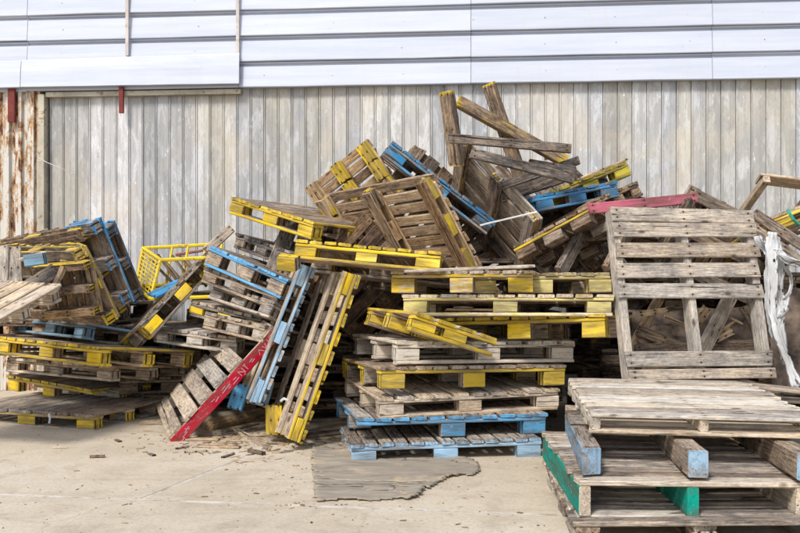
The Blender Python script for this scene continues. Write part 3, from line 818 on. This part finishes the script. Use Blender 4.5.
plank("short dark board under the sloping one, rising to the right", at(498, 187, 6.55), at(578, 161, 6.7), .06, .03, .26, .2, roll=1.3, var=2)
plank("dark board end poking out right below the level board", at(528, 163.5, 6.62), at(577, 171, 6.65), .055, .03, .30, .2, roll=1.4, var=3)
plank("wide dark board behind the sloping ones low at the peak", at(500, 198, 6.75), at(562, 178, 6.85), .09, .03, .24, .3, roll=1.2)
plank("small yellow offcut caught behind the board ends at the peak", at(545, 160, 7.0), at(564, 156, 7.0), .08, .05, .6, .6, col=PALEY, pv=.8, ends=.6)
plank("thin pale stick pointing up right against the wall", at(578, 180.5, 7.0), at(628, 160, 7.1), .022, .015, .72, .9)
plank("narrow white lath crossing the steep grey pallet below the peak", at(480, 226.5, 6.2), at(537, 213, 6.25), .02, .012, .95, .0, col=(.8, .8, .78), pv=.9, ends=.9)
plank("long bare board lying over the yellow pallet at the centre stack top", at(405, 272.8, 5.62), at(533, 267.5, 5.72), .09, .018, .72, .3)
plank("weathered board tip poking up behind the grey sloping pallets", at(206, 252, 6.95), at(231, 229, 7.1), .07, .025, .62, .35, roll=1.0)
plank("dark plank sloping down right at the far right of the heap", at(754, 214, 5.95), at(815, 254, 5.7), .065, .035, .34, .35, roll=1.2)
plank("second dark plank sloping right just below the first at far right", at(756, 230, 5.92), at(815, 271, 5.65), .06, .03, .38, .3, roll=1.25, var=2)
plank("grey plank leaning inside the empty half of the big grey pallet", at(733, 296, 6.0), at(700, 360, 5.9), .115, .03, .58, .25, roll=1.35)
plank("yellowish plank leaning behind the left half of the big grey pallet", at(662, 296, 6.15), at(626, 362, 6.1), .07, .03, .55, .8, roll=1.35, col=PALEY, pv=.25)
plank("flat grey board end beside the foot of the white plastic", at(752, 388, 5.4), at(830, 396, 5.3), .14, .022, .60, .35)
plank("pale board beneath the one at the foot of the white plastic", at(740, 400, 5.5), at(830, 404, 5.4), .12, .022, .66, .3, var=2)
plank("upright grey board at the left photo edge behind the bleached slats", at(3, 246, 6.5), at(2, 290, 6.45), .1, .02, .66, .1, roll=.15)
plank("grey upright board right beside the one at the left photo edge", at(15, 247, 6.52), at(17, 290, 6.45), .085, .02, .62, .15, roll=-.1, var=2)
plank("pale board above a blue block at upper left", at(18, 262, 6.2), at(46, 254, 6.3), .09, .02, .78, .3)
plank("blue painted block below the pale board at upper left", at(27, 267, 6.22), at(46, 264, 6.22), .09, .075, .4, .3, col=GREYB, pv=.9, ends=.9, name="loose_block", cat="block")
plank("slanting grey board below the blue block at upper left", at(24, 290, 6.36), at(56, 270, 6.4), .10, .02, .5, .25, roll=1.3, var=1)
plank("second slanting board with yellow end at upper left", at(50, 292, 6.3), at(62, 266, 6.34), .045, .03, .6, .6, roll=1.3, col=YEL, ends=.9)
plank("blue board lying below the yellow cage", at(152, 297, 7.1), at(182, 283, 7.3), .1, .02, .5, .1, col=BLUE, pv=.9, ends=.9, roll=.3)
plank("wedge shaped scrap of brown wood on the ground right of the red board", gp(207, 429, .02), gp(264, 416, .03), .075, .06, .55, .85, roll=.5, group="wood scraps on the ground", cat="wood scrap", name="wood_scrap")
plank("thin bare strip under the wedge scrap beside the red board", gp(224, 432), gp(258, 424), .045, .014, .62, .7, group="wood scraps on the ground", cat="wood scrap", name="wood_scrap")
plank("narrow weathered stick pointing to the front right of the red board", gp(235, 430), gp(268, 448.5), .04, .018, .60, .45, group="wood scraps on the ground", cat="wood scrap", name="wood_scrap")
plank("pale flat sliver just right of the red board foot", gp(186, 440), gp(219, 440), .06, .012, .64, .7, group="wood scraps on the ground", cat="wood scrap", name="wood_scrap")
plank("longer splintered sliver in front of the red board foot", gp(197, 446.5), gp(240, 448), .05, .012, .66, .75, group="wood scraps on the ground", cat="wood scrap", name="wood_scrap", var=2)
plank("dark short stick on the ground behind the stray chips", gp(249, 452), gp(264, 455), .03, .02, .3, .3, group="wood scraps on the ground", cat="wood scrap", name="wood_scrap")
plank("small brown chip alone on the pale concrete at left", gp(90, 457.5), gp(105, 457), .03, .012, .4, .8, group="wood scraps on the ground", cat="wood scrap", name="wood_scrap")
plank("short plank lying flat beside the lowest left pallet", gp(137, 418), gp(166, 412), .1, .02, .52, .5, group="wood scraps on the ground", cat="wood scrap", name="wood_scrap")
plank("dusty plank flat on the ground behind the red board", gp(140, 424), gp(172, 423), .09, .02, .6, .6, group="wood scraps on the ground", cat="wood scrap", name="wood_scrap")
plank("worn board flat between the leaning pallets and the centre stack", gp(306, 437), gp(343, 433), .1, .02, .42, .5, group="wood scraps on the ground", cat="wood scrap", name="wood_scrap")
# loose yellow blocks at the foot of the leaning pallet
plank("stray yellow block standing on end at the foot of the leaning yellow pallet", at(273.5, 434, 6.2), at(273, 405, 6.22), .1, .085, .6, .4, col=YEL, pv=1.0, ends=1.0, roll=.25, name="loose_block", cat="block", group="loose blocks")
plank("second stray yellow block half hidden behind the one standing on end", at(284, 426, 6.42), at(283, 402, 6.42), .1, .085, .6, .4, col=YEL, pv=1.0, ends=1.0, roll=-.2, name="loose_block", cat="block", group="loose blocks")
plank("flaking blue block under the light blue leaning pallet", at(257, 405, 6.3), at(264, 381, 6.35), .11, .09, .6, .3, col=PALEB, pv=.9, ends=.8, roll=.3, name="loose_block", cat="block", group="loose blocks")
plank("darker blue block behind the red board under the leaning pallets", at(235, 410, 6.45), at(243, 386, 6.5), .1, .08, .5, .3, col=SKYB, pv=.9, ends=.8, name="loose_block", cat="block", group="loose blocks")

plank("flaking pink painted board along the top behind the big grey pallet", at(588, 209, 6.1), at(696, 198, 6.3), .07, .022, .45, .3, roll=1.45, col=PINK, pv=1.0, ends=1.0)
plank("stray yellow block wedged under the left end of the sloping yellow pallet", at(279, 268, 6.0), at(298, 270, 5.97), .1, .085, .6, .4, col=YEL, pv=1.0, ends=.4, roll=.3, name="loose_block", cat="block", group="loose blocks")
r = random.Random(12)
for k, (x, y, a, ln) in enumerate(((196, 452, .3, .14), (212, 437, -.4, .2), (228, 456, 1.2, .12), (243, 441, .1, .22), (277, 444, -.2, .16), (286, 452, .7, .10), (60, 448, .2, .09), (118, 441, 2.2, .08), (152, 455, -.9, .07), (312, 444, .1, .18), (330, 440, -.3, .2), (182, 448, .9, .09), (255, 436, .2, .18))):
    p = gp(x, y); d = Vector((math.cos(a), math.sin(a), 0)) * ln / 2
    plank("%s splinter of pallet wood, %s" % (("pale", "brown", "grey")[k % 3], ("by the red board foot", "under the red board edge", "in front of the wedge scrap", "between wedge scrap and stray blocks", "under the stray yellow block", "in front of the leaning yellow pallet", "before the lowest left pallet", "alone in the open left of the red board", "near the pale joint left of centre", "at the foot of the leaning yellow pallet", "left of the pale blue bottom pallet", "left of the red board tip", "right behind the narrow stick")[k]),
          p - d, p + d, r.uniform(.012, .03), .008, (.7, .5, .45)[k % 3], (.6, .9, .2)[k % 3], var=3, name="wood_scrap", cat="wood scrap", group="wood scraps on the ground")
def tube(name, pts, rad, mat, parent=None, sides=6):
    pts = [Vector(p) for p in pts]
    vs, fs = [], []
    for i, p in enumerate(pts):
        d = (pts[min(i + 1, len(pts) - 1)] - pts[max(i - 1, 0)]).normalized()
        a = d.orthogonal().normalized() if i == 0 else (a - d * a.dot(d)).normalized()
        b = d.cross(a)
        for k in range(sides):
            t = 2 * math.pi * k / sides
            vs.append(p + (a * math.cos(t) + b * math.sin(t)) * rad)
    n = len(pts)
    for i in range(n - 1):
        for k in range(sides): fs.append((i*sides + k, i*sides + (k+1) % sides, (i+1)*sides + (k+1) % sides, (i+1)*sides + k))
    fs.append(tuple(range(sides - 1, -1, -1))); fs.append(tuple((n-1)*sides + k for k in range(sides)))
    return link(name, mesh_from(name, vs, fs, mat), parent)

# yellow steel cage behind the left heap
A_ = at(143, 248, 7.75); B_ = at(136, 286, 7.65); C_ = at(150.5, 299, 7.2); D_ = at(160.5, 260, 7.3)
along = (at(222, 244, 7.6) - A_)
cage = empty("steel_cage", (B_ + C_ + along) / 2)
tag(cage, "yellow steel mesh cage lying by the wall between the left heap and the middle heap", "cage")
off = cage.location.copy()
def rod(name, p, q, r): return tube(name, [Vector(p) - off, Vector(q) - off], r, YSTEEL, cage)
for p, q in ((A_, B_), (B_, C_), (C_, D_), (D_, A_)): rod("end_frame", p, q, .016)
for p in (A_, B_, C_, D_): rod("rail", p, p + along, .014)
for f in (.38, .58, .8, 1.0):
    rod("upright", A_ + along * f, B_ + along * f, .013)
    if f > .9: rod("upright", D_ + along * f, C_ + along * f, .013)
for k in range(1, 5):
    f = k / 5; rod("mesh_bar", A_.lerp(D_, f), B_.lerp(C_, f), .006)
for k in range(1, 10):
    f = k / 10; rod("mesh_bar", A_.lerp(B_, f), D_.lerp(C_, f), .006)
for k in range(6):
    r = random.Random(k)
    plank(("thin brown slat inside the yellow cage, %s from its mesh end" % ("first", "second", "third", "fourth", "fifth", "sixth")[k]), at(150 + k * 7, 254 + r.uniform(0, 8), 7.55), at(176 + k * 6, 285 + r.uniform(-5, 5), 7.55), .05, .015, .42, .7, group="slats inside the cage")
plank("faded red board lying behind the yellow cage", at(176, 256, 7.8), at(214, 250, 7.85), .06, .02, .5, .4, col=PINK, pv=.9)

# sheet of rotten plywood on the ground
out = [(313, 449), (330, 446), (352, 449), (420, 452), (463, 459), (477, 464), (480, 471), (472, 476), (462, 475), (448, 478), (436, 484), (430, 489), (424, 488), (419, 496), (411, 500), (398, 499), (372, 501), (345, 500), (316, 502), (314, 480), (312, 462)]
POLY = [gp(x, y) for x, y in out]
def inside(x, y):
    r = False
    for a, b_ in zip(POLY, POLY[1:] + POLY[:1]):
        if (a.y > y) != (b_.y > y) and x < (b_.x - a.x) * (y - a.y) / (b_.y - a.y) + a.x: r = not r
    return r
def edge_dist(x, y):
    p = Vector((x, y, 0)); best = 9
    for a, b_ in zip(POLY, POLY[1:] + POLY[:1]):
        a2 = Vector((a.x, a.y, 0)); d = Vector((b_.x, b_.y, 0)) - a2; f = max(0, min(1, (p - a2).dot(d) / d.length_squared)); best = min(best, (p - a2 - d * f).length)
    return best
ply = empty("plywood_sheet", gp(395, 478, .0125))
tag(ply, "torn grey sheet of rotten plywood flat on the concrete before the centre stack", "plywood")
def ply_layer(name, z, th, keep, lift, seed):
    rnd = random.Random(seed)
    x0, x1 = min(p.x for p in POLY), max(p.x for p in POLY); y0, y1 = min(p.y for p in POLY), max(p.y for p in POLY)
    s = .017; nx, ny = int((x1 - x0) / s) + 2, int((y1 - y0) / (s * 1.2)) + 2
    V, vs, fs = {}, [], []
    def vert(i, j):
        if (i, j) not in V:
            x = x0 + i * s + rnd.uniform(-.4, .4) * s; y = y0 + j * s * 1.2 + rnd.uniform(-.4, .4) * s
            e = edge_dist(x, y)
            up = lift * max(0, 1 - e / .09) * (.3 + .9 * max(0, mnoise.noise(Vector((x * 6, y * 6, seed))) + .35))
            h = .006 * mnoise.noise(Vector((x * 4, y * 5, 3.1))) + .004 * mnoise.noise(Vector((x * 14, y * 18, 7.7 + seed)))
            V[(i, j)] = len(vs); vs.append(Vector((x, y, z + th + max(-.003, h) + up)) - ply.location)
        return V[(i, j)]
    for i in range(nx):
        for j in range(ny):
            cx, cy = x0 + (i + .5) * s, y0 + (j + .5) * s * 1.2
            if inside(cx, cy) and keep(cx, cy): fs.append((vert(i, j), vert(i + 1, j), vert(i + 1, j + 1), vert(i, j + 1)))
    me = mesh_from(name, vs, fs, PLY)
    for p in me.polygons: p.use_smooth = True
    o = link(name, me, ply)
    so = o.modifiers.new("thickness", 'SOLIDIFY'); so.thickness = th; so.offset = -1
    return o
ply_layer("bottom_ply", .0125, .008, lambda x, y: True, .012, 1)
ply_layer("top_ply", .0212, .0035, lambda x, y: mnoise.noise(Vector((x * 2.2, y * 7, .4))) + .5 * mnoise.noise(Vector((x * 7, y * 20, 1.4))) + (.35 if y > POLY[12].y + .12 else -.45) > .02, .008, 2)

# dark sheet leaning inside the heap behind the big grey pallet, yellow foam scraps stuck on it
BROWNPLY = simple("brown_fibre_board", (0.20, 0.145, 0.10), 0.95, 0.6, 12)
def slab(name, corners, th, mat, label, cat, group=None, sub=8, rough=.012):
    p = [Vector(c) for c in corners]
    nrm = (p[1] - p[0]).cross(p[3] - p[0]).normalized()
    vs, fs = [], []
    r = random.Random(name + label)
    for side in (0, 1):
        for i in range(sub + 1):
            for j in range(sub + 1):
                a = p[0].lerp(p[1], i / sub); b = p[3].lerp(p[2], i / sub)
                v = a.lerp(b, j / sub) + nrm * (th * side + (r.uniform(-rough, rough) if side else 0))
                if i in (0, sub) or j in (0, sub): v += Vector((r.uniform(-1, 1), 0, r.uniform(-1, 1))) * rough
                vs.append(v)
    m = (sub + 1)
    def ix(s, i, j): return s * m * m + i * m + j
    for i in range(sub):
        for j in range(sub):
            fs.append((ix(0, i, j), ix(0, i, j+1), ix(0, i+1, j+1), ix(0, i+1, j)))
            fs.append((ix(1, i, j), ix(1, i+1, j), ix(1, i+1, j+1), ix(1, i, j+1)))
    for k in range(sub):
        fs += [(ix(0, k, 0), ix(0, k+1, 0), ix(1, k+1, 0), ix(1, k, 0)), (ix(0, k, sub), ix(1, k, sub), ix(1, k+1, sub), ix(0, k+1, sub)),
               (ix(0, 0, k), ix(1, 0, k), ix(1, 0, k+1), ix(0, 0, k+1)), (ix(0, sub, k), ix(0, sub, k+1), ix(1, sub, k+1), ix(1, sub, k))]
    me = mesh_from(name, vs, fs, mat)
    bm = bmesh.new(); bm.from_mesh(me); bmesh.ops.recalc_face_normals(bm, faces=bm.faces[:]); bm.to_mesh(me); bm.free()
    o = link(name, me); tag(o, label, cat, group)
    return o
slab("chipboard_sheet", [at(632, 312, 6.35), at(776, 306, 6.45), at(776, 366, 6.2), at(632, 372, 6.1)], .016, DARKPLY, "dark brown sheet standing behind the empty half of the big grey pallet", "board")
slab("chipboard_sheet", [at(772, 285, 6.0), at(835, 290, 5.9), at(835, 392, 5.7), at(772, 388, 5.75)], .016, DARKPLY, "brown sheet at the right photo edge behind the white plastic", "board")
r = random.Random(77)
for k, (x0, y0, x1, y1, wd, lb) in enumerate(((697, 322, 707, 308, .07, "torn yellow splinter left of the plank inside the big grey pallet"), (716, 338, 732, 330, .06, "torn yellow splinter at the foot of the plank inside the big grey pallet"),
                                         (640, 314, 668, 310, .035, "splintered yellow strip at left behind the big grey pallet"), (664, 316, 686, 326, .02, "thin yellow sliver crossing the dark sheet"),
                                         (730, 318, 742, 324, .015, "tiny yellow sliver right of the plank inside the big grey pallet"), (722, 329, 735, 321, .015, "small pale sliver rising right of the inner plank"))):
    plank(lb, at(x0, y0, 6.02), at(x1, y1, 6.06), wd, .01, .72, .9, roll=1.35, var=3, name="splinter", cat="splinter", group="yellow splinters behind the big grey pallet")
slab("chipboard_sheet", [at(640, 330, 6.12), at(700, 322, 6.2), at(704, 366, 6.05), at(640, 372, 6.0)], .012, BROWNPLY, "lighter brown crumpled sheet low behind the left half of the big grey pallet", "board", rough=.02)
plank("dark board lying level low behind the big grey pallet", at(634, 352, 6.0), at(770, 346, 6.1), .09, .025, .30, .5, roll=1.3)
plank("broken dark board slanting behind the right half of the big grey pallet", at(744, 306, 6.12), at(768, 350, 6.08), .08, .025, .36, .55, roll=1.3, var=3)
plank("dim board crossing behind the left half of the big grey pallet", at(636, 330, 6.1), at(690, 352, 6.08), .07, .025, .34, .6, roll=1.3, var=3)
# white plastic film hanging at the right
def film(name, ribbons, Y, seed, label):
    r = random.Random(seed)
    vs, fs = [], []
    for ri, path in enumerate(ribbons):
        sub = 6
        rows = []
        for (a, b_) in zip(path[:-1], path[1:]):
            for k in range(5): rows.append(tuple(a[i] + (b_[i] - a[i]) * k / 5 for i in range(3)))
        rows.append(path[-1])
        base = len(vs); jl = jr = 0.0; yo = r.uniform(-.04, .04); ph = r.uniform(0, 6)
        colf = [((-1) ** j) * r.uniform(.006, .018) for j in range(sub + 1)]
        for i, (x, y, w) in enumerate(rows):
            jl = jl * .75 + r.uniform(-.8, .8); jr = jr * .75 + r.uniform(-.8, .8)
            tw = math.sin(i * .22 + ph)
            for j in range(sub + 1):
                f = j / sub - .5
                px_ = x + f * (w * 1.12 + (jr - jl) * .5) * (.72 + .28 * abs(tw)) + (jl + jr) * .5
                vs.append(at(px_, y + f * 2.0 * tw, Y + yo + colf[j] + f * .05 * tw + .012 * math.sin(i * .35 + ph)))
        m = sub + 1
        for i in range(len(rows) - 1):
            for j in range(sub):
                if r.random() < .012: continue
                if j in (0, sub - 1) and r.random() < .10: continue
                fs.append((base + i*m + j, base + i*m + j + 1, base + (i+1)*m + j + 1, base + (i+1)*m + j))
    me = mesh_from(name, vs, fs, PLASTIC)
    for p in me.polygons: p.use_smooth = True
    o = link(name, me)
    so = o.modifiers.new("thickness", 'SOLIDIFY'); so.thickness = .0015; so.offset = 0
    tag(o, label, "plastic sheet")
    return o
film("plastic_sheet", [[(773, 232, 9), (772, 246, 13), (773, 262, 13), (772, 280, 11), (771, 298, 11), (773, 315, 9), (778, 334, 9), (784, 352, 8), (790, 368, 11), (799, 388, 14)],
                       [(776, 236, 6), (779, 250, 10), (780, 268, 9), (778, 290, 8), (781, 306, 11), (779, 322, 9), (781, 340, 11), (783, 356, 8), (786, 364, 5)],
                       [(769, 250, 6), (767, 275, 7), (766, 300, 5), (769, 322, 4), (773, 340, 4)],
                       [(786, 296, 7), (784, 310, 9), (777, 318, 7)]], 5.45, 4, "long torn strip of white plastic film hanging down at the right photo edge")
film("plastic_sheet", [[(778, 250, 10), (785, 257, 11), (793, 261, 9), (806, 262, 10)], [(780, 256, 6), (788, 264, 6), (797, 267, 5)]], 5.4, 9, "crumpled white plastic film trailing right from the hanging strip")
film("plastic_sheet", [[(757, 236, 7), (761, 243, 11), (766, 250, 10), (769, 256, 6)]], 5.5, 12, "small crumpled plastic scrap behind the top corner of the big grey pallet")
film("plastic_sheet", [[(786, 266, 4), (790, 276, 4), (791, 286, 3), (788, 295, 4), (783, 300, 5)]], 5.42, 17, "looped white plastic flap beside the hanging strip")
# green rope on the yellow blocked pallet, pale packing strap by the yellow one
tag(tube("rope", [at(788, 210, 5.8), at(790, 214, 5.76), at(793, 219, 5.76), at(797, 223, 5.78), at(803, 226, 5.8)], .010, GREENROPE), "short green rope over the pallet at the right photo edge", "rope")
tag(tube("packing_strap", [at(281, 401, 6.12), at(284, 398.5, 6.1), at(287.5, 400, 6.1), at(288.5, 406, 6.12), at(287, 413, 6.15), at(284, 418, 6.2)], .009, PLASTIC), "pale plastic strap looped round the foot of the leaning yellow pallet", "strap")
tag(tube("paper_rag", [at(49, 414, 6.62), at(50, 418, 6.61), at(49.3, 423, 6.62)], .008, PLASTIC), "thin white rag hanging from the front edge of the lowest left pallet", "rag")
tag(tube("wire", [at(38, 157, 8.3), at(46, 162, 8.25), at(60, 168, 8.2), at(75, 174, 8.22)], .003, RUSTROD), "thin pale wire on the wall right of the rusty sheets", "wire")
# white paint marks stencilled on the red board
W_MARK = simple("white_stencil_paint", (0.52, 0.27, 0.28), 0.8, 0.2, 30)
for st_ in [c for c in bpy.data.objects if c.parent == R_ROOT and c.name.startswith("stringer")]:
    if st_.location.y < 0: side_board = st_
Lr = POSE['R']['s'][0]; hr = POSE['R']['s'][2]
strokes = [((.905, .2), (.905, .75)), ((.925, .75), (.965, .75)), ((.925, .75), (.925, .48)), ((.925, .48), (.965, .48)), ((.965, .48), (.965, .2)), ((.925, .2), (.965, .2)),
           ((.80, .25), (.82, .65)), ((.82, .65), (.84, .25)), ((.85, .65), (.865, .25)), ((.865, .25), (.88, .65)),
           ((.62, .2), (.62, .7)), ((.62, .7), (.655, .2)), ((.655, .2), (.655, .7)), ((.67, .7), (.69, .7)), ((.68, .7), (.68, .2)),
           ((.72, .5), (.75, .55)), ((.73, .35), (.76, .4)), ((.45, .4), (.53, .5)), ((.46, .62), (.50, .66)), ((.50, .3), (.52, .3)), ((.38, .35), (.42, .45)), ((.36, .6), (.39, .55)), ((.56, .5), (.59, .48)), ((.54, .25), (.6, .3)),
           ((.10, .5), (.15, .6)), ((.07, .35), (.12, .4)), ((.12, .7), (.14, .45)), ((.05, .2), (.08, .25))]
for (a, b) in strokes:
    x0, z0, x1, z1 = (a[0] - .5) * Lr, a[1] * hr * .8, (b[0] - .5) * Lr, b[1] * hr * .8
    d = math.hypot(x1 - x0, z1 - z0); th = .0026
    nx, nz = -(z1 - z0) / d * th, (x1 - x0) / d * th
    yb = -.0175 - .0035
    q = [(x0 + nx, yb, z0 + nz), (x1 + nx, yb, z1 + nz), (x1 - nx, yb, z1 - nz), (x0 - nx, yb, z0 - nz)]
    vs = q + [(x, y + .003, z) for x, y, z in q]
    fs = [(0, 3, 2, 1), (4, 5, 6, 7), (0, 1, 5, 4), (1, 2, 6, 5), (2, 3, 7, 6), (3, 0, 4, 7)]
    link("stencil_mark", mesh_from("stencil_mark", vs, fs, W_MARK), side_board)
# chips and dirt strewn over the concrete
rnd = random.Random(21)
vs, fs = [], []
def chip(x, y, s, asp, hgt):
    a = rnd.uniform(0, math.pi); ca, sa = math.cos(a), math.sin(a)
    n = rnd.choice((4, 5)); b = len(vs)
    for top in (0, 1):
        for k in range(n):
            t = 2 * math.pi * k / n + .4
            u, v = math.cos(t) * s * rnd.uniform(.7, 1), math.sin(t) * s * asp * rnd.uniform(.7, 1)
            vs.append((x + u * ca - v * sa, y + u * sa + v * ca, .0115 + (hgt * rnd.uniform(.6, 1.2) if top else 0)))
    fs.append(tuple(b + n + k for k in range(n)))
    for k in range(n): fs.append((b + k, b + (k+1) % n, b + n + (k+1) % n, b + n + k))
for k in range(620):
    if k < 330: px, py = rnd.gauss(255, 55), rnd.gauss(438, 11)
    elif k < 420: px, py = rnd.gauss(330, 60), rnd.uniform(465, 510)
    else: px, py = rnd.uniform(-20, 560), 425 + 110 * rnd.random()
    p = gp(px, py); chip(p.x, p.y, rnd.choice((.004, .005, .006, .008, .010, .020)), rnd.uniform(.12, .6), rnd.uniform(.002, .005))
for k in range(260):
    p = gp(rnd.gauss(245, 45), rnd.gauss(440, 9)); chip(p.x, p.y, rnd.uniform(.015, .05), rnd.uniform(.05, .14), .005)
tag(link("wood_chips", mesh_from("wood_chips", vs, fs, simple("chip_wood", (0.26, 0.17, 0.09), .95, .85, 6))), "small wood chips and crumbs strewn over the concrete", "chips", kind='stuff')
